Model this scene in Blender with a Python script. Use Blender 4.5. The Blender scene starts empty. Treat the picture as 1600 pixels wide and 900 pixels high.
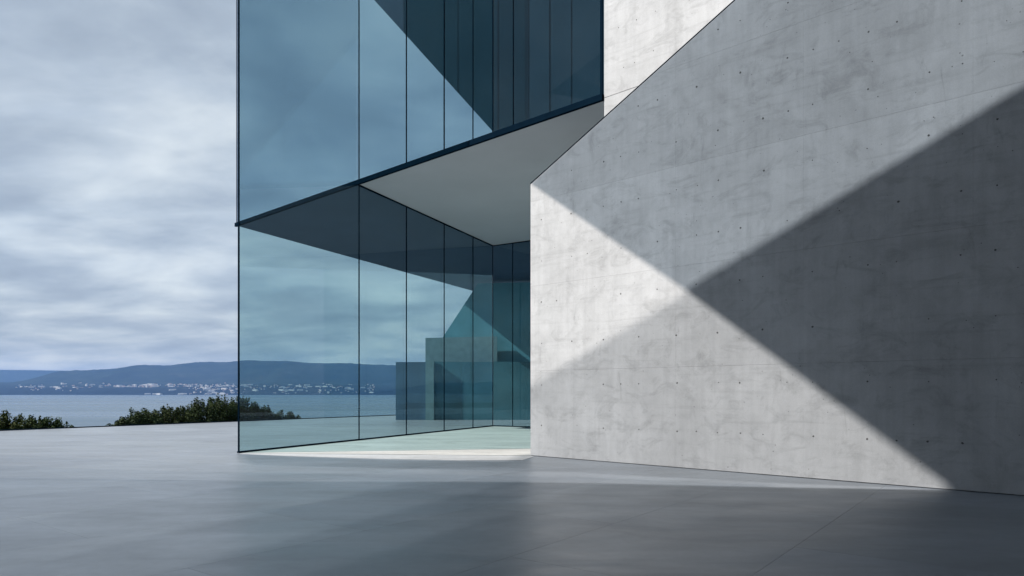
import bpy, bmesh, math, random
from mathutils import Vector, noise
R = math.radians
S = bpy.context.scene
C = S.collection

# ------------------------------------------------------------------ camera, sky, sun, exposure
cam = bpy.data.cameras.new("camera"); cam_ob = bpy.data.objects.new("camera", cam); C.objects.link(cam_ob)
cam.lens = 24.0; cam.sensor_width = 36.0; cam.shift_y = 0.1019
cam.clip_start = 0.05; cam.clip_end = 60000
cam_ob.location = (0, 0, 1.6); cam_ob.rotation_euler = (R(90), 0, 0)
S.camera = cam_ob

SUN_EL = 36.0
TO_SUN_H = Vector((-0.985, -0.174))                     # horizontal direction towards the sun
to_sun = Vector((TO_SUN_H.x * math.cos(R(SUN_EL)), TO_SUN_H.y * math.cos(R(SUN_EL)), math.sin(R(SUN_EL))))
sun = bpy.data.lights.new("sun", 'SUN'); sun.energy = 5.0; sun.angle = R(0.6); sun.color = (1.0, 0.945, 0.885)
sun_ob = bpy.data.objects.new("sun", sun); C.objects.link(sun_ob)
sun_ob.rotation_euler = to_sun.to_track_quat('Z', 'Y').to_euler(); sun_ob.location = (-40, -10, 40)

S.view_settings.view_transform = 'Standard'; S.view_settings.look = 'None'
S.view_settings.gamma = 1.0; S.view_settings.use_curve_mapping = False
S.view_settings.exposure = 0.6
S.render.engine = 'CYCLES'
S.cycles.max_bounces = 10; S.cycles.diffuse_bounces = 4; S.cycles.glossy_bounces = 4
S.cycles.transparent_max_bounces = 40; S.cycles.volume_bounces = 0
S.cycles.use_denoising = True; S.cycles.caustics_reflective = False; S.cycles.caustics_refractive = False
S.cycles.sample_clamp_indirect = 6.0

class NT:
    """small helper for node trees"""
    def __init__(s, tree): s.t = tree; s.n = tree.nodes; s.l = tree.links
    def add(s, typ, **kw):
        nd = s.n.new(typ)
        for k, v in kw.items():
            if k.startswith('i_'):
                s.put(nd, k[2:].replace('_', ' '), v)
            else: setattr(nd, k, v)
        return nd
    def put(s, nd, key, v):
        sock = nd.inputs[int(key)] if key.isdigit() else nd.inputs[key]
        if isinstance(v, bpy.types.NodeSocket): s.l.new(v, sock)
        else: sock.default_value = v
    def math(s, op, a, b=None, c=None):
        nd = s.add('ShaderNodeMath', operation=op)
        for i, v in enumerate((a, b, c)):
            if v is not None: s.put(nd, str(i), v)
        return nd.outputs[0]
    def vmath(s, op, a, b):
        nd = s.add('ShaderNodeVectorMath', operation=op); s.put(nd, '0', a); s.put(nd, '1', b); return nd.outputs[0]
    def noise(s, vec, scale, detail=4, rough=0.55, dist=0.0):
        nd = s.add('ShaderNodeTexNoise'); s.put(nd, 'Vector', vec); s.put(nd, 'Scale', scale)
        s.put(nd, 'Detail', detail); s.put(nd, 'Roughness', rough); s.put(nd, 'Distortion', dist); return nd.outputs['Fac']
    def ramp(s, fac, pts):
        nd = s.add('ShaderNodeValToRGB'); s.l.new(fac, nd.inputs[0]); cr = nd.color_ramp
        while len(cr.elements) < len(pts): cr.elements.new(0.5)
        for e, (p, c) in zip(cr.elements, pts):
            e.position = p; e.color = (c, c, c, 1) if isinstance(c, (int, float)) else (*c, 1)
        return nd.outputs[0]
    def mix(s, fac, a, b, blend='MIX'):
        nd = s.add('ShaderNodeMix', data_type='RGBA', blend_type=blend)
        for i, v in ((0, fac), (6, a), (7, b)):
            if isinstance(v, bpy.types.NodeSocket): s.l.new(v, nd.inputs[i])
            else: nd.inputs[i].default_value = v if i == 0 else ((*v, 1) if len(v) == 3 else v)
        return nd.outputs[2]
    def scale(s, vec, x, y, z, rot=(0, 0, 0)):
        nd = s.add('ShaderNodeMapping'); s.put(nd, 'Vector', vec); nd.inputs['Scale'].default_value = (x, y, z)
        nd.inputs['Rotation'].default_value = rot; return nd.outputs[0]

world = bpy.data.worlds.new("World"); S.world = world; world.use_nodes = True
w = NT(world.node_tree); bg = w.n['Background']; bg.inputs['Strength'].default_value = 0.1
sky = w.add('ShaderNodeTexSky', sky_type='NISHITA', sun_disc=False)
sky.sun_elevation = R(SUN_EL); sky.sun_rotation = math.atan2(TO_SUN_H.x, TO_SUN_H.y) % (2 * math.pi)
sky.air_density = 1.0; sky.dust_density = 1.5
tc = w.add('ShaderNodeTexCoord'); sep = w.add('ShaderNodeSeparateXYZ'); w.l.new(tc.outputs['Generated'], sep.inputs[0])
den = w.math('ADD', w.math('MAXIMUM', sep.outputs[2], 0.0), 0.21)
cmb = w.add('ShaderNodeCombineXYZ')
w.l.new(w.math('DIVIDE', sep.outputs[0], den), cmb.inputs[0]); w.l.new(w.math('DIVIDE', sep.outputs[1], den), cmb.inputs[1])
cl = cmb.outputs[0]
n1 = w.noise(w.scale(cl, 0.9, 1.0, 1), 1.5, 7, 0.50, 0.35)
n2 = w.noise(w.scale(cl, 0.8, 1.2, 1), 3.6, 6, 0.52, 0.25)
nn = w.math('ADD', w.math('MULTIPLY', n1, 0.66), w.math('MULTIPLY', n2, 0.34))
cloud = w.ramp(nn, [(0.37, (2.2, 2.65, 3.25)), (0.46, (2.85, 3.36, 3.98)), (0.53, (3.7, 4.22, 4.75)), (0.62, (5.15, 5.6, 5.85))])
thin = w.ramp(n2, [(0.45, 0.96), (0.7, 0.84)])
lowb = w.ramp(sep.outputs[2], [(0.0, 1.0), (0.16, 0.0)])
skyc = w.mix(thin, sky.outputs[0], cloud)
w.l.new(w.mix(lowb, skyc, w.mix(1.0, skyc, (1.16, 1.07, 0.93, 1), 'MULTIPLY')), bg.inputs['Color'])

# ------------------------------------------------------------------ materials
def mat(name):
    m = bpy.data.materials.new(name); m.use_nodes = True
    t = NT(m.node_tree); return m, t, t.n['Principled BSDF']
def plain(name, col, rough=0.5, metal=0.0, var=0.12, scale=3.0):
    m, t, b = mat(name); g = t.add('ShaderNodeNewGeometry')
    f = t.ramp(t.noise(g.outputs['Position'], scale, 5), [(0.3, 1 - var), (0.7, 1 + var)])
    t.l.new(t.mix(1.0, (*col, 1), f, 'MULTIPLY'), b.inputs['Base Color'])
    b.inputs['Roughness'].default_value = rough; b.inputs['Metallic'].default_value = metal
    return m
def concrete(name, base, tint=(0.972, 1.0, 1.035), streak=0.5, rough=0.75):
    m, t, b = mat(name); g = t.add('ShaderNodeNewGeometry'); P = g.outputs['Position']; oi = t.add('ShaderNodeObjectInfo')
    big = t.ramp(t.noise(P, 0.45, 5, 0.6, 0.4), [(0.3, 0.85), (0.7, 1.09)])
    mid = t.ramp(t.noise(P, 2.6, 6, 0.62, 0.6), [(0.28, 0.89), (0.5, 1.0), (0.75, 1.07)])
    vert = t.ramp(t.noise(t.scale(P, 7, 7, 0.45), 1.0, 5, 0.6), [(0.3, 1 - 0.22 * streak), (0.62, 1.02)])
    fine = t.ramp(t.noise(P, 60, 3, 0.6), [(0.3, 0.94), (0.7, 1.05)])
    blot = t.ramp(t.noise(t.scale(P, 1, 1, 1.7), 1.3, 7, 0.7, 1.2), [(0.52, 1.0), (0.64, 0.84), (0.76, 0.72)])
    lines = t.ramp(t.noise(t.scale(P, 0.5, 0.5, 9.0), 1.0, 5, 0.65), [(0.30, 0.90), (0.45, 1.0), (0.75, 1.02)])
    smear = t.ramp(t.noise(t.scale(P, 3.5, 3.5, 0.9), 1.0, 7, 0.72, 0.8), [(0.60, 1.0), (0.72, 0.80)])
    vor = t.add('ShaderNodeTexVoronoi'); t.put(vor, 'Vector', P); t.put(vor, 'Scale', 7.0)
    pit_r = t.math('MULTIPLY', t.ramp(t.noise(P, 3.1, 3), [(0.45, 0.0), (0.75, 0.13)]), 1.0)
    pit = t.math('LESS_THAN', vor.outputs['Distance'], pit_r)
    f = big
    for o in (mid, vert, fine, blot, lines, smear): f = t.mix(1.0, f, o, 'MULTIPLY')
    col = t.mix(1.0, (base * tint[0], base * tint[1], base * tint[2], 1), f, 'MULTIPLY')
    col = t.mix(1.0, col, oi.outputs['Color'], 'MULTIPLY')
    col = t.mix(t.math('MULTIPLY', pit, 0.55), col, (0.07, 0.07, 0.07, 1))
    t.l.new(col, b.inputs['Base Color']); b.inputs['Roughness'].default_value = rough
    b.inputs['Specular IOR Level'].default_value = 0.3
    bump = t.add('ShaderNodeBump'); bump.inputs['Strength'].default_value = 0.35; bump.inputs['Distance'].default_value = 0.006
    h = t.math('ADD', t.noise(t.scale(P, 9, 9, 1.2), 1.0, 6, 0.65), t.math('MULTIPLY', pit, -0.8))
    t.l.new(h, bump.inputs['Height']); t.l.new(bump.outputs[0], b.inputs['Normal'])
    return m
def glass(name, tint, f0=0.045, mirror=1.0):
    """flat architectural glass: tinted straight transmission plus a clear reflection that grows towards grazing"""
    m = bpy.data.materials.new(name); m.use_nodes = True; t = NT(m.node_tree); t.n.clear()
    out = t.add('ShaderNodeOutputMaterial'); tr = t.add('ShaderNodeBsdfTransparent'); gl = t.add('ShaderNodeBsdfGlossy')
    tr.inputs[0].default_value = (*[c ** 0.5 for c in tint], 1); gl.inputs['Roughness'].default_value = 0.0
    gl.inputs[0].default_value = (0.92, 0.97, 1.0, 1)
    lw = t.add('ShaderNodeLayerWeight'); lw.inputs[0].default_value = 0.5
    fac = t.math('ADD', t.math('MULTIPLY', t.math('POWER', lw.outputs['Facing'], 5.0), 0.85 * mirror), f0)
    mx = t.add('ShaderNodeMixShader'); t.l.new(fac, mx.inputs[0]); t.l.new(tr.outputs[0], mx.inputs[1]); t.l.new(gl.outputs[0], mx.inputs[2])
    t.l.new(mx.outputs[0], out.inputs[0]); return m

M = {}
M['wall'] = concrete('board_marked_concrete', 0.475, streak=0.32)
M['upper'] = concrete('pale_concrete', 0.485, streak=0.3)
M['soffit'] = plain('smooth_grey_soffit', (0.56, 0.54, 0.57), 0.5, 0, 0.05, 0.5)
M['dark'] = plain('dark_blocker', (0.007, 0.011, 0.019), 0.6, 0, 0.15, 1.5)  # used only on the added light blockers
M['dark'].node_tree.nodes['Principled BSDF'].inputs['Specular IOR Level'].default_value = 0.04
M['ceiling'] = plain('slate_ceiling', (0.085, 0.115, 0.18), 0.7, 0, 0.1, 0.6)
M['greyleaf'] = plain('reflected_wall_tone', (0.12, 0.34, 0.43), 0.8, 0, 0.12, 0.8)
M['inner'] = plain('navy_reflection_tone', (0.075, 0.095, 0.115), 0.8, 0, 0.1, 0.6)
M['inner'].node_tree.nodes['Principled BSDF'].inputs['Specular IOR Level'].default_value = 0.04
M['block'] = plain('reflected_parapet_tone', (0.19, 0.31, 0.36), 0.8)
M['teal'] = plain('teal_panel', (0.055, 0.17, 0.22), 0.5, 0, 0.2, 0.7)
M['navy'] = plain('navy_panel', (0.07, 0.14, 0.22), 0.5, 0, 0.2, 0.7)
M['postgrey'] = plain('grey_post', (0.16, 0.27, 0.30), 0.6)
M['steel'] = plain('dark_blue_steel', (0.003, 0.010, 0.020), 0.6, 0.0)
M['steel'].node_tree.nodes['Principled BSDF'].inputs['Specular IOR Level'].default_value = 0.0
M['plug'] = plain('shadowed_tie_plug', (0.10, 0.10, 0.10), 0.9)
M['glass'] = glass('blue_glass', (0.49, 0.665, 0.675), 0.035)
M['glass_up'] = glass('deep_blue_glass', (0.31, 0.47, 0.55), 0.014, 0.8)
M['glass_back'] = glass('light_blue_glass', (0.54, 0.62, 0.74), 0.03)
M['glass_in'] = glass('inner_teal_glass', (0.45, 0.64, 0.67), 0.03, 0.6)
M['pane_light'] = glass('light_shade_glass', (0.59, 0.595, 0.60), 0.03, 0.4)  # glass of the added canopy, tinted to set how deep its shadows fall
M['shade_step_a'] = glass('faint_shade_glass', (0.88, 0.89, 0.90), 0.03, 0.4)
M['shade_step_b'] = glass('soft_shade_glass', (0.72, 0.745, 0.77), 0.03, 0.4)
M['pane_dark'] = glass('deep_shade_glass', (0.33, 0.37, 0.41), 0.03, 0.4)

def floor_mat(name, base, r0=0.26, r1=0.42, spec=0.5):
    m, t, b = mat(name); g = t.add('ShaderNodeNewGeometry'); P = g.outputs['Position']; oi = t.add('ShaderNodeObjectInfo')
    a = t.ramp(t.noise(t.scale(P, 0.5, 1.3, 1, (0, 0, 0.3)), 0.7, 7, 0.62, 0.8), [(0.3, 0.80), (0.7, 1.14)])
    c = t.ramp(t.noise(P, 6, 6, 0.65, 0.5), [(0.3, 0.93), (0.7, 1.06)])
    f = t.ramp(t.noise(P, 90, 2, 0.6), [(0.3, 0.95), (0.7, 1.05)])
    k = t.mix(1.0, t.mix(1.0, a, c, 'MULTIPLY'), f, 'MULTIPLY')
    k = t.mix(1.0, k, oi.outputs['Color'], 'MULTIPLY')
    t.l.new(t.mix(1.0, (*base, 1), k, 'MULTIPLY'), b.inputs['Base Color'])
    rr = t.noise(t.scale(P, 0.6, 1.6, 1, (0, 0, 0.3)), 0.9, 6, 0.62, 1.0)
    mr = t.add('ShaderNodeMapRange'); t.l.new(rr, mr.inputs[0]); mr.inputs[1].default_value = 0.3; mr.inputs[2].default_value = 0.7
    mr.inputs[3].default_value = r0; mr.inputs[4].default_value = r1; t.l.new(mr.outputs[0], b.inputs['Roughness'])
    b.inputs['Specular IOR Level'].default_value = spec
    bump = t.add('ShaderNodeBump'); bump.inputs['Strength'].default_value = 0.05; bump.inputs['Distance'].default_value = 0.01
    t.l.new(t.noise(t.scale(P, 1, 2, 1), 2.2, 6, 0.6), bump.inputs['Height']); t.l.new(bump.outputs[0], b.inputs['Normal'])
    return m
M['paving'] = floor_mat('grey_honed_paving', (0.228, 0.256, 0.292), 0.33, 0.47, 0.8)
M['pale'] = floor_mat('pale_stone_floor', (0.61, 0.61, 0.59), 0.4, 0.55, 0.4)
M['sunlit_strip'] = floor_mat('sunlit_strip_pale', (0.52, 0.535, 0.55), 0.4, 0.55, 0.4)
M['mortar'] = plain('dark_joint', (0.05, 0.05, 0.052), 0.9)

# ------------------------------------------------------------------ mesh helpers
def link(name, me, m=None, parent=None):
    o = bpy.data.objects.new(name, me); C.objects.link(o)
    if m is not None and me is not None and not me.materials:
        me.materials.append(m)
    if parent is not None: o.parent = parent
    return o
def tag(o, label=None, cat=None, group=None, kind=None):
    for k, v in (('label', label), ('category', cat), ('group', group), ('kind', kind)):
        if v: o[k] = v
    return o
def thing(name, label, cat, loc=(0, 0, 0), group=None):
    o = bpy.data.objects.new(name, None); C.objects.link(o); o.location = loc; o.empty_display_size = 0.3
    return tag(o, label, cat, group)
def prism(pts, off, name='part'):
    """solid between the polygon pts (3-D, planar) and the same polygon moved by off"""
    bm = bmesh.new(); off = Vector(off)
    a = [bm.verts.new(p) for p in pts]; b = [bm.verts.new(Vector(p) + off) for p in pts]
    bm.faces.new(a); bm.faces.new(b[::-1]); n = len(a)
    for i in range(n): bm.faces.new((a[(i + 1) % n], a[i], b[i], b[(i + 1) % n]))
    bmesh.ops.recalc_face_normals(bm, faces=bm.faces)
    me = bpy.data.meshes.new(name); bm.to_mesh(me); bm.free(); return me
def put(name, pts, off, m, parent):
    """prism as a child, its origin at its own centre"""
    ctr = sum((Vector(p) for p in pts), Vector()) / len(pts)
    base = parent.matrix_basis.translation if parent else Vector()
    me = prism([Vector(p) - ctr for p in pts], off, name); o = link(name, me, m, parent); o.location = ctr - base; return o
def clip(poly, a, b):
    """keep the part of a 2-D polygon on the left of the directed line a->b"""
    def side(p): return (b[0] - a[0]) * (p[1] - a[1]) - (b[1] - a[1]) * (p[0] - a[0])
    out = []
    for i in range(len(poly)):
        p, q = poly[i], poly[(i + 1) % len(poly)]; sp, sq = side(p), side(q)
        if sp >= 0: out.append(p)
        if sp * sq < 0:
            k = sp / (sp - sq); out.append((p[0] + k * (q[0] - p[0]), p[1] + k * (q[1] - p[1])))
    return out
def clip_convex(poly, region):
    for i in range(len(region)):
        if len(poly) < 3: return []
        poly = clip(poly, region[i], region[(i + 1) % len(region)])
    return poly if len(poly) >= 3 else []

# ------------------------------------------------------------------ plan of the building (metres)
SOF = 8.5                                   # height of the soffit
A = Vector((-7.191, 17.965)); GD = Vector((0.4068, 0.9135)); GN = Vector((0.9135, -0.4068))     # tall glass wall
W0 = Vector((0.4687, 17.239)); WD = Vector((0.7427, -0.6696)); WN = Vector((-0.6696, -0.7427))  # concrete wall
KD = Vector((0.848, -0.530))                                                                   # return glass wall
def Wp(u, v, back=0.0): p = W0 + WD * u - WN * back; return Vector((p.x, p.y, v))
def Gp(s, v, side=0.0): p = A + GD * s + GN * side; return Vector((p.x, p.y, v))
B = A + GD * 15.459
def Kp(s, v, side=0.0): p = B + KD * s + Vector((-0.530, -0.848)) * side; return Vector((p.x, p.y, v))
def v3(p, z): return Vector((p[0], p[1], z))

# ------------------------------------------------------------------ ground, water, far shore
EDGE0 = Vector((-21.33, 28.44)); EDGE1 = Vector((-7.31, 48.76)); ED = (EDGE1 - EDGE0).normalized()
e_a = EDGE0 - ED * 60; e_b = EDGE0 + ED * 75
terrace_poly = [(e_a.x, e_a.y), (e_a.x - 10, -45), (60, -45), (60, e_b.y), (e_b.x, e_b.y)]
terrace = link('terrace', prism([(x, y, -0.03) for x, y in terrace_poly], (0, 0, -0.6)), M['mortar'])
tag(terrace, 'wide grey paved terrace in front of the concrete and glass building', None, None, 'structure')
rnd = random.Random(5)
SD = Vector((0.600, 0.800)); SP = Vector((0.800, -0.600)); SL, SWD, GAP = 4.2, 2.1, 0.0015
slabs = []
for i in range(-16, 17):
    for j in range(-22, 16):
        shift = (j % 2) * SL * 0.5
        s0, t0 = i * SL + shift + 1.1, j * SWD + 0.2
        q = [SD * s + SP * t for s, t in ((s0 + GAP, t0 + GAP), (s0 + GAP, t0 + SWD - GAP), (s0 + SL - GAP, t0 + SWD - GAP), (s0 + SL - GAP, t0 + GAP))]
        poly = [(p.x, p.y) for p in q][::-1]
        if sum(poly[k][0] * poly[(k + 1) % 4][1] - poly[(k + 1) % 4][0] * poly[k][1] for k in range(4)) < 0: poly = poly[::-1]
        inner = EDGE0 - Vector((-ED.y, ED.x)) * 0.15
        poly = clip(poly, (inner + ED * 200)[:], inner[:])          # stay on the terrace side of its far edge
        if len(poly) < 3: poly = []
        poly = clip_convex(poly, [(-45, -6), (30, -6), (30, 62), (-45, 62)]) if poly else []
        if not poly: continue
        cx = sum(p[0] for p in poly) / len(poly); cy = sum(p[1] for p in poly) / len(poly)
        vis = cy > 3 and abs(cx) < 0.80 * cy + 3
        slabs.append((0 if vis else 1, math.hypot(cx, cy), poly))
slabs.sort()
rest = bmesh.new()
for k, (_, d, poly) in enumerate(slabs):
    if k < 290:
        o = put('paving_slab', [(x, y, -0.03) for x, y in poly], (0, 0, 0.03), M['paving'], terrace)
        t = rnd.uniform(0.92, 1.06); o.color = (t, t, t * rnd.uniform(0.99, 1.01), 1)
    else:
        a = [rest.verts.new((x, y, -0.03)) for x, y in poly]; b = [rest.verts.new((x, y, 0.0)) for x, y in poly]
        rest.faces.new(b); n = len(a)
        for q in range(n): rest.faces.new((a[q], a[(q + 1) % n], b[(q + 1) % n], b[q]))
bmesh.ops.recalc_face_normals(rest, faces=rest.faces)
me = bpy.data.meshes.new('paving'); rest.to_mesh(me); rest.free()
tag(link('outer_paving', me, M['paving'], terrace), None, None, None, 'stuff')
# thin dark coping along the terrace's far edge
nrm = Vector((-ED.y, ED.x)); p0 = EDGE0 - ED * 30; p1 = EDGE0 + ED * 40
put('edge_coping', [v3(p0 - nrm * 0.14, -0.06), v3(p1 - nrm * 0.14, -0.06), v3(p1 + nrm * 0.05, -0.06), v3(p0 + nrm * 0.05, -0.06)], (0, 0, 0.10), M['steel'], terrace)

# pale floor under the soffit, and a strip before its threshold with sunlight put into its pale colour
def pale_piece(name, poly, parent, tone=1.0, m='pale'):
    o = put(name, [(x, y, -0.005) for x, y in poly], (0, 0, 0.012), M[m], parent); o.color = (tone, tone, tone, 1)
pf = bpy.data.objects.new('entrance_floor', None); C.objects.link(pf); tag(pf, 'pale stone floor under the soffit beside the glass wall', None, None, 'structure')
we = W0; fl = [(A.x + 0.03, A.y), (we.x, we.y), (we.x + 9, we.y + 1.5), (B.x + 7, B.y - 4.3), (B.x + 0.03, B.y)]
cuts = [17.0, 20.1, 23.4, 27.6, 33.0]
for k in range(4):
    pc = clip(clip(fl, (-50, cuts[k] + 0.004 + 0.9), (50, cuts[k] + 0.004 - 0.9)), (50, cuts[k + 1] - 0.004 - 0.9), (-50, cuts[k + 1] - 0.004 + 0.9))
    if len(pc) > 2: pale_piece('stone_slab', pc, pf, (1.0, 0.97, 1.02, 0.98)[k])
ap = bpy.data.objects.new('sunlit_strip', None); C.objects.link(ap); tag(ap, 'narrow strip of sunlight painted pale on the floor before the entrance threshold', None, None, 'structure')
sunlit_strip = [(-7.10, 17.80), (-5.54, 17.1), (-3.0, 16.4), (-1.2, 16.05), (0.25, 16.1), (0.55, 16.98), (0.44, 17.10), (-7.10, 17.83)]
pale_piece('stone_slab', sunlit_strip, ap, 0.98, 'sunlit_strip')  # strip of sunlight painted in a pale colour

def simple_mesh(name, verts, faces, m, smooth=True):
    me = bpy.data.meshes.new(name); me.from_pydata(verts, [], faces); me.update()
    if smooth: me.polygons.foreach_set('use_smooth', [True] * len(faces))
    return link(name, me, m)
def grid(name, xs, ys, h, m):
    V = [(x, y, h(x, y)) for y in ys for x in xs]; n = len(xs)
    F = [(j * n + i, j * n + i + 1, (j + 1) * n + i + 1, (j + 1) * n + i) for j in range(len(ys) - 1) for i in range(n - 1)]
    return simple_mesh(name, V, F, m)

WATER = -23.4
m, t, b = mat('bay_water'); g = t.add('ShaderNodeNewGeometry')
b.inputs['Base Color'].default_value = (0.06, 0.10, 0.14, 1); b.inputs['IOR'].default_value = 1.33
b.inputs['Roughness'].default_value = 0.22
bump = t.add('ShaderNodeBump'); bump.inputs['Strength'].default_value = 0.25; bump.inputs['Distance'].default_value = 0.3
hh = t.math('ADD', t.noise(t.scale(g.outputs['Position'], 0.03, 0.05, 1), 1.0, 3, 0.6), t.math('MULTIPLY', t.noise(t.scale(g.outputs['Position'], 0.2, 0.4, 1), 1.0, 4), 0.4))
t.l.new(hh, bump.inputs['Height']); t.l.new(bump.outputs[0], b.inputs['Normal'])
rg = t.ramp(t.noise(t.scale(g.outputs['Position'], 0.0008, 0.006, 1), 1.0, 5, 0.6), [(0.35, 0.15), (0.65, 0.34)]); t.l.new(rg, b.inputs['Roughness'])
M['water'] = m
wa = simple_mesh('water', [(-11800, 40, WATER), (11800, 40, WATER), (11800, 13300, WATER), (-11800, 13300, WATER)], [(0, 1, 2, 3)], m, False)
tag(wa, 'calm grey blue water of the bay', None, None, 'structure')

m, t, b = mat('scrub_ground'); g = t.add('ShaderNodeNewGeometry')
t.l.new(t.ramp(t.noise(g.outputs['Position'], 0.8, 6), [(0.3, (0.018, 0.03, 0.012)), (0.7, (0.05, 0.06, 0.03))]), b.inputs['Base Color']); b.inputs['Roughness'].default_value = 0.9
def slope_h(x, y):
    d = (Vector((x, y)) - EDGE0).dot(nrm)                       # metres beyond the terrace edge
    if d < 0: return -0.7 - 2.0 * max(0, min(1, (-d) / 4))
    return max(WATER - 0.8, -0.75 - 0.36 * d + 0.12 * noise.noise(Vector((x * 0.3, y * 0.3, 0))))
hs = grid('hillside', [-160 + i * 3.2 for i in range(101)], [-40 + i * 3.2 for i in range(70)], slope_h, m)
tag(hs, 'scrub covered slope falling from the terrace to the water', None, None, 'structure')

# far shore: low wooded land, a town band and the long ridge behind it
def lerp_pts(x, pts):
    for (a, ha), (c, hc) in zip(pts, pts[1:]):
        if a <= x <= c:
            k = (x - a) / (c - a); k = k * k * (3 - 2 * k); return ha + (hc - ha) * k
    return pts[0][1] if x < pts[0][0] else pts[-1][1]
RIDGE = [(-11800, 130), (-8200, 150), (-6600, 115), (-6150, 130), (-5720, 262), (-5100, 305), (-4600, 345), (-3900, 388), (-3450, 402), (-3000, 392), (-2200, 372), (-1400, 350), (0, 300), (2500, 260), (6000, 330), (11800, 200)]
def sm(a, c, x): k = max(0, min(1, (x - a) / (c - a))); return k * k * (3 - 2 * k)
def shore_y(x): return 6650 + 160 * noise.noise(Vector((x * 0.0009, 3.1, 0))) + 45 * noise.noise(Vector((x * 0.006, 1.1, 0)))
def shore_h(x, y):
    sy = shore_y(x); d = y - sy
    if d < 0: return WATER - 3
    low = 70 * sm(0, 420, d) + 34 * sm(450, 1000, d) + 26 * noise.noise(Vector((x * 0.0022, y * 0.003, 0))) * sm(0, 260, d)
    low += 22 * max(0, noise.noise(Vector((x * 0.0016 + 7, 0.2, 0)))) * sm(40, 200, d) * (1 - sm(260, 500, d))
    rise = sm(900, 2150, d) ** 1.25
    ridge = lerp_pts(x, RIDGE) + 20 * noise.noise(Vector((x * 0.002, y * 0.002, 4))) + 7 * noise.noise(Vector((x * 0.011, y * 0.011, 2)))
    bumpy = 6.0 * noise.noise(Vector((x * 0.02, y * 0.02, 0))) * sm(20, 120, d) + 4 * noise.noise(Vector((x * 0.05, y * 0.05, 5))) * sm(20, 120, d)
    back = 1 - 0.5 * sm(2300, 3600, d)
    return WATER + 2 + low * (1 - rise) + (ridge - WATER) * rise * back + bumpy
m, t, b = mat('wooded_hills'); g = t.add('ShaderNodeNewGeometry'); P = g.outputs['Position']
col = t.ramp(t.noise(t.scale(P, 0.004, 0.006, 0.01), 1.0, 8, 0.65, 0.6), [(0.35, (0.006, 0.012, 0.010)), (0.55, (0.016, 0.026, 0.018)), (0.72, (0.035, 0.042, 0.03))])
fields = t.ramp(t.noise(t.scale(P, 0.003, 0.007, 0.01), 1.7, 5, 0.7), [(0.60, 0.0), (0.68, 1.0)])
szn = t.add('ShaderNodeSeparateXYZ'); t.l.new(P, szn.inputs[0])
band = t.ramp(t.math('DIVIDE', szn.outputs[2], 120.0), [(0.1, 0.0), (0.3, 1.0), (0.8, 0.6), (1.0, 0.0)])
col = t.mix(t.math('MULTIPLY', t.math('MULTIPLY', fields, band), 0.7), col, (0.12, 0.12, 0.10, 1))
low = t.ramp(t.math('DIVIDE', t.math('ADD', szn.outputs[2], 24.0), 150.0), [(0.05, 0.25), (0.45, 0.4), (0.75, 1.0)])
col = t.mix(1.0, col, low, 'MULTIPLY')
t.l.new(col, b.inputs['Base Color']); b.inputs['Roughness'].default_value = 1.0; b.inputs['Specular IOR Level'].default_value = 0.0
M['hills'] = m
fs = grid('far_shore', [-11800 + i * 36 for i in range(657)], [6350 + i * 36 for i in range(150)], shore_h, m)
tag(fs, 'far wooded shore with a town band and a long blue ridge', None, None, 'structure')
def far_h(x, y): return WATER - 1 + (lerp_pts(x, [(-11800, 420), (-8500, 400), (-7000, 372), (-6000, 330), (-4000, 250), (11800, 200)]) + 24) * sm(10900, 12300, y) + 9 * noise.noise(Vector((x * 0.0016, y * 0.001, 9)))
fr = grid('distant_hills', [-11800 + i * 118 for i in range(201)], [10900 + i * 100 for i in range(25)], far_h, M['hills'])
tag(fr, 'pale distant hills beyond the ridge', None, None, 'structure')

# ------------------------------------------------------------------ concrete wall
def panel_wall(root, outline, u_joints, v_joints, back, thick, m, seed, tone, g2=0.0012, gu=0.0005):
    rr = random.Random(seed)
    for i in range(len(u_joints) - 1):
        for j in range(len(v_joints) - 1):
            q = [(u_joints[i] + gu, v_joints[j] + g2), (u_joints[i + 1] - gu, v_joints[j] + g2), (u_joints[i + 1] - gu, v_joints[j + 1] - g2), (u_joints[i] + gu, v_joints[j + 1] - g2)]
            q = clip_convex(q, outline)
            if not q: continue
            prd = rr.uniform(0, 0.0012)
            o = put('concrete_panel', [Wp(u, v, back - prd) for u, v in q], (-WN.x * thick, -WN.y * thick, 0), m, root)
            k = tone(i, j) * rr.uniform(0.985, 1.012); o.color = (k, k, k, 1)
wl = thing('concrete_wall', 'long grey concrete wall with a diagonal top edge and crossing shadows', 'wall', v3(W0, 0))
W_OUT = [(0, 0), (16.4, 0), (16.4, 14.72), (0, 6.853)]
UJ = [0, 1.35, 4.05, 6.70, 9.35, 12.0, 14.2, 16.4]; VJ = [0.012, 2.14, 4.27, 6.40, 8.53, 10.66, 12.8, 15]
panel_wall(wl, W_OUT, UJ, VJ, 0.0, 0.12, M['wall'], 3, lambda i, j: 0.93 if j >= 3 else 1.0)
put('wall_core', [Wp(0.012, 0.0, 0.135), Wp(16.39, 0.0, 0.135), Wp(16.39, 14.70, 0.135), Wp(0.012, 6.84, 0.135)], (-WN.x * 0.10, -WN.y * 0.10, 0), M['mortar'], wl)
put('shade_line', [Wp(-0.004, 6.856, -0.004), Wp(16.39, 14.72, -0.004), Wp(16.39, 14.748, -0.004), Wp(-0.004, 6.884, -0.004)], (-WN.x * 0.22, -WN.y * 0.22, 0), M['steel'], wl)  # dark strip painting the shade line along the sloping edge
bm = bmesh.new(); rr = random.Random(9)
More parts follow.
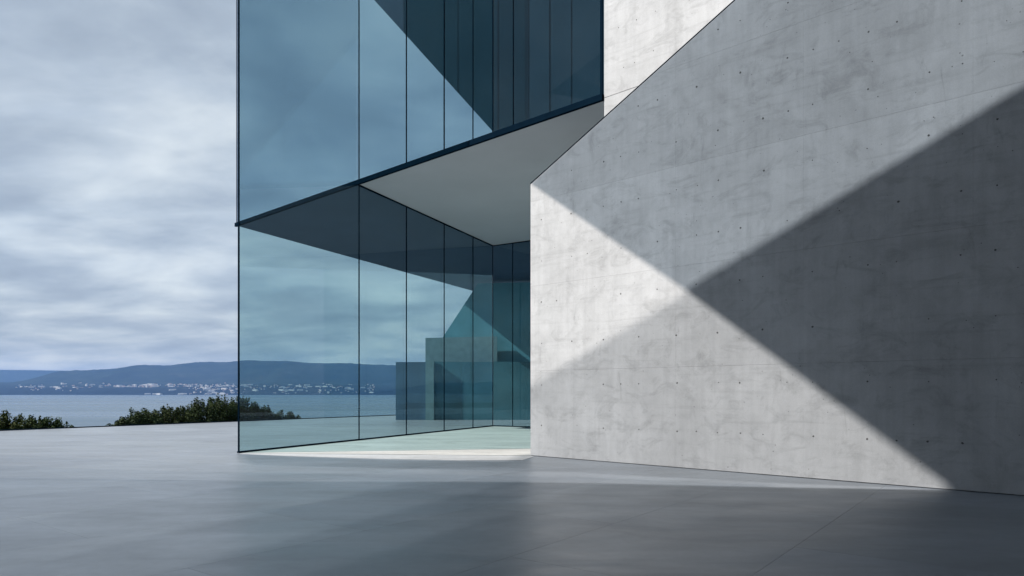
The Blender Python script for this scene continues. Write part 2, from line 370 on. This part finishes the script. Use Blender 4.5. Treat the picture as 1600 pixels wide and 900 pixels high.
def disc(bm, c, r, n=7):
    ax, ay = Vector((WD.x, WD.y, 0)), Vector((0, 0, 1)); nv = Vector((WN.x, WN.y, 0))
    ring = [bm.verts.new(c + (ax * math.cos(2 * math.pi * k / n) + ay * math.sin(2 * math.pi * k / n)) * r * rr.uniform(0.8, 1.15)) for k in range(n)]
    top = [bm.verts.new(v.co + nv * 0.0035) for v in ring]
    bm.faces.new(top)
    for k in range(n): bm.faces.new((ring[k], ring[(k + 1) % n], top[(k + 1) % n], top[k]))
for v in (0.78, 1.79, 2.82, 3.84, 4.87, 5.9, 6.93, 7.95, 8.98):
    u = 0.36
    while u < 12:
        uu, vv = u + rr.uniform(-0.015, 0.015), v + rr.uniform(-0.012, 0.012)
        if vv < 6.7 + 0.478 * uu and rr.random() < 0.95: disc(bm, Wp(uu, vv, 0.0), rr.uniform(0.011, 0.021))
        u += rr.choice((0.465, 0.93, 0.93, 0.93))
for k in range(150):
    uu, vv = rr.uniform(0.1, 11), rr.uniform(0.3, 10)
    if vv < 6.7 + 0.478 * uu: disc(bm, Wp(uu, vv, 0.0), rr.uniform(0.004, 0.010), 6)
bmesh.ops.recalc_face_normals(bm, faces=bm.faces)
me = bpy.data.meshes.new('tie_hole'); bm.to_mesh(me); bm.free()
th = link('tie_hole', me, M['plug'], wl); th.location = -Vector(v3(W0, 0)); tag(th, None, None, None, 'stuff')

ub = 0.25
ul = thing('upper_concrete_wall', 'bright sunlit concrete wall rising behind the diagonal top edge', 'wall', Wp(2.06, 0, ub))
panel_wall(ul, [(2.06, 0), (16.4, 0), (16.4, 18.5), (2.06, 18.5)], [2.06, 4.9, 7.8, 10.7, 13.6, 16.4], [0.02, 2.8, 5.66, SOF + 0.02, 11.4, 14.3, 17.2, 18.5], ub, 0.2, M['upper'], 8, lambda i, j: 1.0, 0.006)
bm = bmesh.new()
for v in (9.1, 10.0, 10.9, 12.0, 13.0):
    for u in (2.5, 2.95, 3.45, 4.3, 5.3, 6.2):
        disc(bm, Wp(u + rr.uniform(-0.1, 0.1), v + rr.uniform(-0.1, 0.1), ub), rr.uniform(0.008, 0.017))
me = bpy.data.meshes.new('tie_hole'); bm.to_mesh(me); bm.free()
th = link('tie_hole', me, M['plug'], ul); th.location = -Wp(2.06, 0, ub); tag(th, None, None, None, 'stuff')

# ------------------------------------------------------------------ soffit slab
so = thing('soffit_slab', 'smooth grey soffit slab over the recessed entrance', 'soffit', (0, 28, SOF))
fe0, fe1 = Wp(-16.22, SOF, 0.30), Wp(16.0, SOF, 0.60)
fl1 = Wp(2.06, SOF, 0.30); fl2 = Wp(2.06, SOF, 0.60)
g_in = A + GD * 5.165 - GN * 0.05; g_b = B - GN * 0.05; k_e = B + KD * 9.0
out_poly = [v3(g_in, SOF), v3(B, SOF), v3(k_e, SOF), v3((16.5, 17.5), SOF), fe1, fl2, fl1]
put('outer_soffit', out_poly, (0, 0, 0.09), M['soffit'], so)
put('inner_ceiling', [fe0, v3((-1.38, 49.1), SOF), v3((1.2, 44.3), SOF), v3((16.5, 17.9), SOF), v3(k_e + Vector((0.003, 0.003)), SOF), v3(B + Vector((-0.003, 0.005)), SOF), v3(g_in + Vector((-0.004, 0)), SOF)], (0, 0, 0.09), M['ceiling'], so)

# ------------------------------------------------------------------ glass walls
def pane_G(root, s0, s1, z0, z1, m): put('pane', [Gp(s0 + 0.012, z0, 0.008), Gp(s1 - 0.012, z0, 0.008), Gp(s1 - 0.012, z1, 0.008), Gp(s0 + 0.012, z1, 0.008)], (-GN.x * 0.016, -GN.y * 0.016, 0), m, root)
def post(root, name, P, dirv, nv, s, z0, z1, wd, dp, m):
    c = P(s, z0); a, n3 = v3(dirv, 0) * wd / 2, v3(nv, 0) * dp / 2
    put(name, [c - a - n3, c + a - n3, c + a + n3, c - a + n3], (0, 0, z1 - z0), m, root)
gw = thing('tall_glass_wall', 'tall blue glass wall receding from the sharp left corner of the building', 'glass wall', v3(A, 0))
gs = [0.0, 5.177, 8.05, 10.864, 13.427, 15.459]; HT = 18.6
for k in range(5):
    pane_G(gw, gs[k], gs[k + 1], 0.05, HT if k == 0 else SOF - 0.03, M['glass'])
for k, s in enumerate(gs):
    post(gw, 'mullion', Gp, GD, GN, s, 0.05, HT if k < 2 else SOF - 0.03, 0.024 if k else 0.034, 0.036, M['steel'])
def rail(root, name, P, s0, s1, z, h, m, side0=0.04, side1=-0.04):
    put(name, [P(s0, z, side0), P(s1, z, side0), P(s1, z, side1), P(s0, z, side1)], (0, 0, h), m, root)
rail(gw, 'bottom_rail', Gp, -0.02, 15.48, 0.008, 0.042, M['steel'])
rail(gw, 'top_rail', Gp, 5.2, 15.48, SOF - 0.03, 0.028, M['steel'])

kw = thing('return_glass_wall', 'dark teal glass wall closing the recess between tall glass and concrete', 'glass wall', v3(B, 0))
ks = [0.03, 1.10, 2.6, 4.6, 6.6, 9.0]
for k in range(5):
    put('pane', [Kp(ks[k] + 0.012, 0.05, 0.008), Kp(ks[k + 1] - 0.012, 0.05, 0.008), Kp(ks[k + 1] - 0.012, SOF - 0.03, 0.008), Kp(ks[k] + 0.012, SOF - 0.03, 0.008)], (0.530 * 0.016, 0.848 * 0.016, 0), M['glass_in'], kw)
    if k: post(kw, 'mullion', Kp, KD, Vector((-0.53, -0.848)), ks[k], 0.05, SOF - 0.03, 0.024, 0.036, M['steel'])
rail(kw, 'bottom_rail', Kp, 0.06, 9.0, 0.008, 0.042, M['steel']); rail(kw, 'top_rail', Kp, 0.06, 9.0, SOF - 0.03, 0.028, M['steel'])

uf = thing('upper_glass_facade', 'overhanging upper glass facade above the dark soffit edge', 'glass facade', Wp(-7, SOF, ub))
us = [-16.2, -7.70, -5.213, -3.502, -2.318, -1.556, -0.811, 1.99]
def Fp(s, z, side=0.0): return Wp(s, z, ub - side)
for k in range(7):
    a, c = us[k] + 0.012, us[k + 1] - 0.012
    put('pane', [Fp(a, SOF + 0.10, 0.008), Fp(c, SOF + 0.10, 0.008), Fp(c, HT, 0.008), Fp(a, HT, 0.008)], (-WN.x * 0.016, -WN.y * 0.016, 0), M['glass_back'] if k == 0 else M['glass_up'], uf)
for k, s in enumerate(us):
    if k == 1: continue
    post(uf, 'mullion', Fp, WD, WN, s, SOF + 0.10, HT, 0.012 if k in (4, 6) else (0.07 if k == 7 else 0.022), 0.034, M['steel'])
put('edge_band', [Fp(-16.30, SOF - 0.03, 0.05), Fp(2.03, SOF - 0.03, 0.05), Fp(2.03, SOF - 0.03, -0.04), Fp(-16.30, SOF - 0.03, -0.04)], (0, 0, 0.15), M['steel'], uf)

tilt = random.Random(4)
for root in (gw, uf, kw):
    for o in root.children:
        if o.name.startswith('pane'): o.rotation_euler = (R(tilt.uniform(-0.05, 0.05)), R(tilt.uniform(-0.05, 0.05)), R(tilt.uniform(-0.14, 0.14)))
dw = thing('dark_sloping_reflection', 'dark sloping shape standing in for the dark reflection in the upper glass', 'wall', Wp(0, SOF + 0.12, 1.5))  # dark reflection in the upper glass, built as a solid shape behind it
put('reflection_leaf', [Wp(-2.30, SOF + 0.125, 1.5), Wp(1.9, SOF + 0.125, 1.5), Wp(1.9, HT, 1.5), Wp(-11.52, HT, 1.5), Wp(-2.75, 9.32, 1.5)], (-WN.x * 0.25, -WN.y * 0.25, 0), M['inner'], dw)

# ------------------------------------------------------------------ things seen through the glass, and shapes standing in for its reflections
sc = thing('slanted_reflection', 'slanted shape standing in for the reflection of the concrete wall in the teal glass', 'reflection stand-in', (-2, 42, 0))  # reflected wall edge and parapet, built as solid shapes behind the glass
put('reflected_wall_leaf', [(-5.2, 42, 0), (3.2, 42, 0), (3.2, 42, 8.42), (-2.1, 42, 8.3), (-5.2, 42, 3.55)], (0, 0.25, 0), M['greyleaf'], sc)
put('reflected_parapet', [(-5.25, 41.4, 0), (-0.9, 41.4, 0), (-0.9, 41.4, 5.0), (-5.25, 41.4, 4.9)], (0, 0.4, 0), M['block'], sc)
sw = thing('dark_reflection_band', 'low dark teal panels standing in for a dark reflection in the glass', 'screen wall', (0, 39.6, 0))  # dark reflection low in the glass, built as panels behind it
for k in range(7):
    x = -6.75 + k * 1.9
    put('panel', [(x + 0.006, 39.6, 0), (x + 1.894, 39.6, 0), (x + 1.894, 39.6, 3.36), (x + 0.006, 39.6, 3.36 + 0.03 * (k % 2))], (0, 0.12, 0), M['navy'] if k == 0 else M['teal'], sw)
put('pale_standin_post', [(-4.98, 39.3, 0), (-4.50, 39.3, 0), (-4.50, 39.56, 0), (-4.98, 39.56, 0)], (0, 0, 3.45), M['postgrey'], sw)

# ------------------------------------------------------------------ unseen canopy, added and cut to cast the crossing shadows
CAN = 13.0; TAN = math.tan(R(SUN_EL))
def shade_w(u, v): p = W0 + WD * u + TO_SUN_H * ((CAN - v) / TAN); return Vector((p.x, p.y, CAN))
def shade_g(x, y): p = Vector((x, y)) + TO_SUN_H * (CAN / TAN); return Vector((p.x, p.y, CAN))
X = (4.343, 3.70)
cn = thing('shadow_canopy', 'unseen high canopy of opaque and tinted panels added to shape the shadows', 'canopy', (-10, 5, 0))
o_r = shade_w(16.3, 9.06)
put('opaque_shade_panel', [shade_w(*X), o_r, shade_w(16.3, 0), shade_g(13, -4), shade_g(-0.8, -4), shade_g(1.9, 5.95), shade_g(5.9, 11.25), shade_w(9.06, 0.0)], (0, 0, 0.10), M['dark'], cn)
put('sky_block_panel', [o_r + Vector((0.02, 0, 0)), Vector((16, 5.3, CAN)), Vector((16, -9.9, CAN)), Vector((-18.4, -9.9, CAN)), shade_g(-0.8, -4.02), shade_g(13, -4.02), shade_w(16.32, 0)], (0, 0, 0.10), M['dark'], cn)  # added to keep overhead sky light off the right foreground
put('tinted_shade_panel', [shade_w(0.0, 6.87), shade_w(X[0] - 0.01, X[1] + 0.01), shade_w(12.5, 7.36), shade_w(12.5, 12.86)], (0, 0, 0.02), M['pane_dark'], cn)
rim = [(4.54, 12.1), (1.28, 13.65), (-2.66, 14.4), (-5.84, 15.1), (-10.47, 16.6), (-14.55, 18.0), (-24, 21)]
rim2 = [(4.45, 11.8), (1.15, 12.95), (-2.9, 13.4), (-6.2, 13.7), (-10.9, 14.8), (-15.0, 15.9), (-24, 18.2)]
rim3 = [(4.4, 11.5), (1.00, 12.15), (-3.2, 12.3), (-6.6, 12.3), (-11.3, 12.9), (-15.4, 13.8), (-24, 15.5)]
def gs_(pts, d=0.0): return [shade_g(x, y + d) for x, y in pts]
put('light_shade_panel', [shade_w(X[0] - 0.01, X[1] - 0.01), shade_w(9.05, 0)] + gs_(rim[:4]) + [shade_g(-7.1, 17.7), shade_g(-3.02, 16.1), shade_g(-0.1, 15.75), shade_w(-0.35, 0.0), shade_w(-0.6, 1.48)], (0, 0, 0.02), M['pane_light'], cn)
put('shade_step_panel', gs_(rim, -0.01) + gs_(rim2, 0.01)[::-1], (0, 0, 0.02), M['shade_step_a'], cn)  # stepped tints soften the shade edge of the added canopy
put('shade_step_panel', gs_(rim2, -0.01) + gs_(rim3, 0.01)[::-1], (0, 0, 0.02), M['shade_step_b'], cn)
ends = [((5.89, 11.26), (1.89, 5.95), (-0.81, -4)), ((4.4, 11.49), (0.7, 5.95), (-2.2, -4)), ((3.0, 11.76), (-0.5, 5.95), (-3.8, -4)), ((1.6, 12.02), (-1.8, 5.95), (-5.2, -4)),
        ((0.0, 12.18), (-3.2, 5.95), (-6.8, -4)), ((-1.8, 12.24), (-4.7, 5.95), (-8.4, -4)), ((-4.4, 12.28), (-7.2, 5.95), (-11, -4)), ((-24, 15.4), (-24, 9), (-24, -4))]
for k in range(7):  # tints step down so the ground shade deepens to the right
    a, c = ends[k], ends[k + 1]; f = (0.02, 0.06, 0.12, 0.21, 0.33, 0.46, 0.62)[k]
    gm = glass('graded_shade_glass', (f * 0.94, f, f * 1.06), 0.03, 0.4)
    poly = [shade_g(x - 0.006, y) for x, y in a] + [shade_g(x + 0.006, y) for x, y in c[::-1]]
    if k == 6: poly += gs_(rim3[4:6][::-1], -0.02)
    if k == 0: poly.append(shade_w(9.05, -0.01))
    put('graded_shade_panel', poly, (0, 0, 0.02), gm, cn)
for x, y in ((-40, 4), (-40, -6), (-12, -7.5), (-8, -8)):
    put('added_column', [(x - 0.12, y - 0.12, 0), (x + 0.12, y - 0.12, 0), (x + 0.12, y + 0.12, 0), (x - 0.12, y + 0.12, 0)], (0, 0, CAN - 0.002), M['steel'], cn)

ob = thing('sky_blocker', 'tall dark block added out of view to cut the sky light', 'building', (12, -14, 0))  # unseen block, added to darken the shaded wall and paving
put('wall', [(-12, -10, 0), (36, -10, 0), (36, -22, 0), (-12, -22, 0)], (0, 0, 21), M['dark'], ob)  # body of the added sky light blocker
for fz in range(6):
    for fx in range(12):
        x = -10.6 + fx * 3.9; z = 1.0 + fz * 3.3
        put('blocker_window', [(x, -9.9, z), (x + 2.6, -9.9, z), (x + 2.6, -9.9, z + 1.9), (x, -9.9, z + 1.9)], (0, -0.08, 0), M['steel'], ob)
# ------------------------------------------------------------------ planting
m, t, b = mat('leaf_green'); oi = t.add('ShaderNodeObjectInfo'); g = t.add('ShaderNodeNewGeometry')
t.l.new(t.mix(1.0, t.ramp(t.noise(g.outputs['Position'], 1.7, 5, 0.7), [(0.3, (0.018, 0.032, 0.013)), (0.55, (0.036, 0.055, 0.020)), (0.75, (0.066, 0.074, 0.028))]), oi.outputs['Color'], 'MULTIPLY'), b.inputs['Base Color'])
b.inputs['Roughness'].default_value = 0.8; b.inputs['Specular IOR Level'].default_value = 0.15
M['leaf'] = m; M['bark'] = plain('twig_bark', (0.05, 0.04, 0.03), 0.9)
def shrub(label, x, y, width, top, seed, group, tone=(1, 1, 1)):
    r = random.Random(seed); z0 = slope_h(x, y) - 0.05; H = top - z0
    root = thing('shrub', label, 'shrub', (x, y, z0), group)
    bs = bmesh.new(); V, F = [], []
    def twig(p, q, r0, r1):
        d = (q - p).normalized(); a = d.orthogonal().normalized(); c = d.cross(a)
        lo = [bs.verts.new(p + (a * math.cos(k * 2.094) + c * math.sin(k * 2.094)) * r0) for k in range(3)]
        hi = [bs.verts.new(q + (a * math.cos(k * 2.094) + c * math.sin(k * 2.094)) * r1) for k in range(3)]
        for k in range(3): bs.faces.new((lo[k], lo[(k + 1) % 3], hi[(k + 1) % 3], hi[k]))
    def leaves(c, rad, n):
        for _ in range(n):
            while True:
                o = Vector((r.uniform(-1, 1), r.uniform(-1, 1), r.uniform(-1, 1)))
                if o.length < 1: break
            p = c + o * rad; s = r.uniform(0.03, 0.062)
            a = Vector((r.gauss(0, 1), r.gauss(0, 1), r.gauss(0, 0.8))).normalized(); c2 = a.orthogonal().normalized()
            k = len(V); V.extend((p - a * s, p + c2 * s * 0.5, p + a * s, p - c2 * s * 0.5)); F.append((k, k + 1, k + 2, k + 3))
    width *= 1.3
    nst = int(14 + width * 10)
    for i in range(nst):
        ang = r.uniform(0, 6.283); rad = (r.random() ** 0.5) * width * 0.5
        k = 1 - 0.45 * (rad / (width * 0.5)) ** 2
        tip = Vector((math.cos(ang) * rad, math.sin(ang) * rad * 0.7, H * k * r.uniform(0.80, 1.0)))
        base = Vector((tip.x * 0.3, tip.y * 0.3, 0)); twig(base, tip, 0.025, 0.006)
        for q in range(9):
            f = 0.28 + 0.72 * q / 8; c = base.lerp(tip, f) + Vector((r.gauss(0, 0.09), r.gauss(0, 0.09), 0))
            leaves(c, 0.30 * (1.08 - 0.72 * f) + 0.05, int(70 * (1.2 - 0.75 * f)) + 12)
    for i in range(int(4 + width * 3.6)):                                  # leading shoots above the mass
        ang = r.uniform(0, 6.283); rad = r.uniform(0.0, 0.42) * width
        b0 = Vector((math.cos(ang) * rad, math.sin(ang) * rad * 0.6, H * 0.62)); L = H * r.uniform(0.26, 0.38) * (1 - 0.6 * (rad / (width * 0.5)) ** 2)
        tp = b0 + Vector((r.uniform(-0.1, 0.1), r.uniform(-0.1, 0.1), L)); twig(b0, tp, 0.012, 0.004)
        for q in range(7): leaves(b0.lerp(tp, q / 6), 0.17 * (1.15 - q / 6), 10)
    me = bpy.data.meshes.new('stem'); bs.to_mesh(me); bs.free(); link('stem', me, M['bark'], root)
    me = bpy.data.meshes.new('foliage'); me.from_pydata(V, [], F); fo = link('foliage', me, M['leaf'], root); fo.color = (*tone, 1)
    return root
def edge_at(px_dir, beyond):
    """where the ground line in direction x = px_dir * y leaves the terrace, then some metres beyond its edge"""
    k = (EDGE0.x * nrm.x + EDGE0.y * nrm.y) / (px_dir * nrm.x + nrm.y)
    return Vector((px_dir * k, k)) + nrm * beyond / 1.0
LG = 'low shrubs at the far left edge of the terrace'; RG = 'bushy shrubs along the terrace edge by the glass corner'
def sh(dirx, beyond, width, top, seed, label, group, tone=(1, 1, 1)):
    p = edge_at(dirx, beyond); shrub(label, p.x, p.y, width, top, seed, group, tone)
sh(-0.785, 1.4, 2.3, 0.80, 1, 'leftmost low green shrub, cut by the photo edge', LG, (1.2, 1.15, 0.8))
sh(-0.735, 1.2, 2.3, 0.74, 2, 'second low shrub from the left along the terrace edge', LG, (1.25, 1.15, 0.8))
sh(-0.672, 1.2, 2.6, 0.56, 3, 'small sparse shrub ending the left clump beside open water', LG, (1, 1.1, 0.8))
sh(-0.634, 0.8, 0.8, 0.0, 4, 'tiny sprig poking over the terrace edge before open water', LG)
sh(-0.553, 1.1, 1.1, 0.40, 5, 'low shrub at the left end of the large right clump', RG)
sh(-0.525, 1.3, 1.9, 0.78, 6, 'rounded shrub second from the left in the right clump', RG, (0.9, 1, 0.9))
sh(-0.480, 1.4, 2.2, 0.98, 7, 'broad shrub in the middle of the right clump', RG, (1.05, 1, 0.8))
sh(-0.440, 1.4, 2.0, 1.25, 8, 'tall upright shrub left of the glass corner', RG, (0.95, 1, 0.9))
sh(-0.405, 1.5, 2.0, 1.52, 9, 'tallest dark shrub next to the glass corner post', RG, (0.9, 1, 0.85))
sh(-0.372, 1.5, 2.0, 1.40, 10, 'dark shrub just inside the first glass pane', RG, (0.8, 0.9, 0.9))
sh(-0.338, 1.4, 1.8, 0.85, 11, 'lower shrub ending the clump behind the first glass pane', RG, (0.85, 0.95, 0.9))
sh(-0.307, 1.0, 0.8, 0.45, 12, 'tiny isolated sprig behind the first glass pane', RG)

# ------------------------------------------------------------------ town on the far shore
def house_mesh(name, wall, roof, L, Wd, H, RH):
    bm = bmesh.new(); V = [bm.verts.new(p) for p in ((-L, -Wd, -6), (L, -Wd, -6), (L, Wd, -6), (-L, Wd, -6), (-L, -Wd, H), (L, -Wd, H), (L, Wd, H), (-L, Wd, H), (-L, 0, H + RH), (L, 0, H + RH))]
    for f in ((0, 1, 5, 4), (2, 3, 7, 6), (1, 2, 6, 9, 5), (3, 0, 4, 8, 7)): bm.faces.new([V[k] for k in f])
    for f in ((4, 5, 9, 8), (6, 7, 8, 9)): bm.faces.new([V[k] for k in f]).material_index = 1
    bmesh.ops.recalc_face_normals(bm, faces=bm.faces)
    me = bpy.data.meshes.new(name); bm.to_mesh(me); bm.free(); me.materials.append(wall); me.materials.append(roof); return me
hw = plain('white_render', (0.42, 0.42, 0.40), 0.8, 0, 0.05, 0.02); hw2 = plain('cream_render', (0.30, 0.27, 0.23), 0.8, 0, 0.05, 0.02)
rt = plain('terracotta_roof', (0.26, 0.12, 0.08), 0.9, 0, 0.2, 0.05); rs = plain('pale_sheet_roof', (0.30, 0.31, 0.32), 0.8, 0, 0.1, 0.05)
kinds = [('far_house', house_mesh('far_house', hw, rt, 8, 6, 8, 4), 'small white house with a red roof in the far shore town', 'house', 'white houses of the far shore town'),
         ('far_cottage', house_mesh('far_cottage', hw2, rt, 9, 6, 6, 4), 'small cream cottage in the far shore town', 'house', 'cream cottages of the far shore town'),
         ('far_warehouse', house_mesh('far_warehouse', hw, rs, 34, 13, 10, 4), 'long white shed on the far shore', 'shed', 'long white sheds of the far shore'),
         ('far_apartment_block', house_mesh('far_apartment_block', hw, rs, 13, 8, 19, 1), 'pale apartment block in the far shore town', 'apartment block', 'apartment blocks of the far shore town')]
r = random.Random(21); spots = []
def add_town(n, px0, px1, d0, d1, weights):
    for _ in range(n):
        y = 6650 + r.uniform(d0, d1); x = r.uniform(px0, px1) * y; y = shore_y(x) + (y - 6650)
        spots.append((x, y, r.choices((0, 1, 2, 3), weights)[0]))
add_town(46, -0.72, -0.48, 420, 760, (5, 2, 3, 1)); add_town(16, -0.70, -0.63, 200, 500, (6, 2, 1, 0))
add_town(50, -0.585, -0.53, 420, 800, (6, 3, 2, 1)); add_town(70, -0.54, -0.38, 560, 900, (6, 2, 2, 2))
add_town(46, -0.47, -0.385, 20, 330, (5, 3, 3, 2)); add_town(12, -0.55, -0.40, 8, 30, (2, 1, 5, 0))
add_town(70, -0.385, -0.20, 60, 850, (6, 3, 2, 1)); add_town(22, -0.66, -0.40, 900, 1150, (6, 2, 1, 0))
add_town(60, -0.72, -0.20, 480, 800, (7, 2, 2, 1)); add_town(40, -0.72, -0.20, 780, 1050, (6, 3, 1, 1)); add_town(30, -0.5, -0.2, 100, 450, (6, 3, 1, 1))
for x, y, k in spots:
    nm, me, lab, cat, grp = kinds[k]
    o = link(nm, me); o.location = (x, y, shore_h(x, y) + 2); o.rotation_euler.z = r.uniform(-0.6, 0.6) + (math.pi / 2 if r.random() < 0.25 else 0)
    s = r.uniform(0.5, 0.95); o.scale = (s, s, s); tag(o, lab, cat, grp)

# ------------------------------------------------------------------ air
m = bpy.data.materials.new('air_haze'); m.use_nodes = True; t = NT(m.node_tree); t.n.clear()
out = t.add('ShaderNodeOutputMaterial'); vol = t.add('ShaderNodeVolumePrincipled')
vol.inputs['Color'].default_value = (0.27, 0.50, 1.0, 1); vol.inputs['Density'].default_value = 5.0e-5; vol.inputs['Anisotropy'].default_value = 0.0
t.l.new(vol.outputs[0], out.inputs['Volume'])
bb = bmesh.new(); bmesh.ops.create_cube(bb, size=1)
for v in bb.verts: v.co = Vector((v.co.x * 24000, 6650 + v.co.y * 13700, (WATER - 6) + (v.co.z + 0.5) * (452 - WATER + 6)))
me = bpy.data.meshes.new('haze'); bb.to_mesh(me); bb.free(); tag(link('haze', me, m), 'thin blue haze over the bay', None, None, 'stuff')
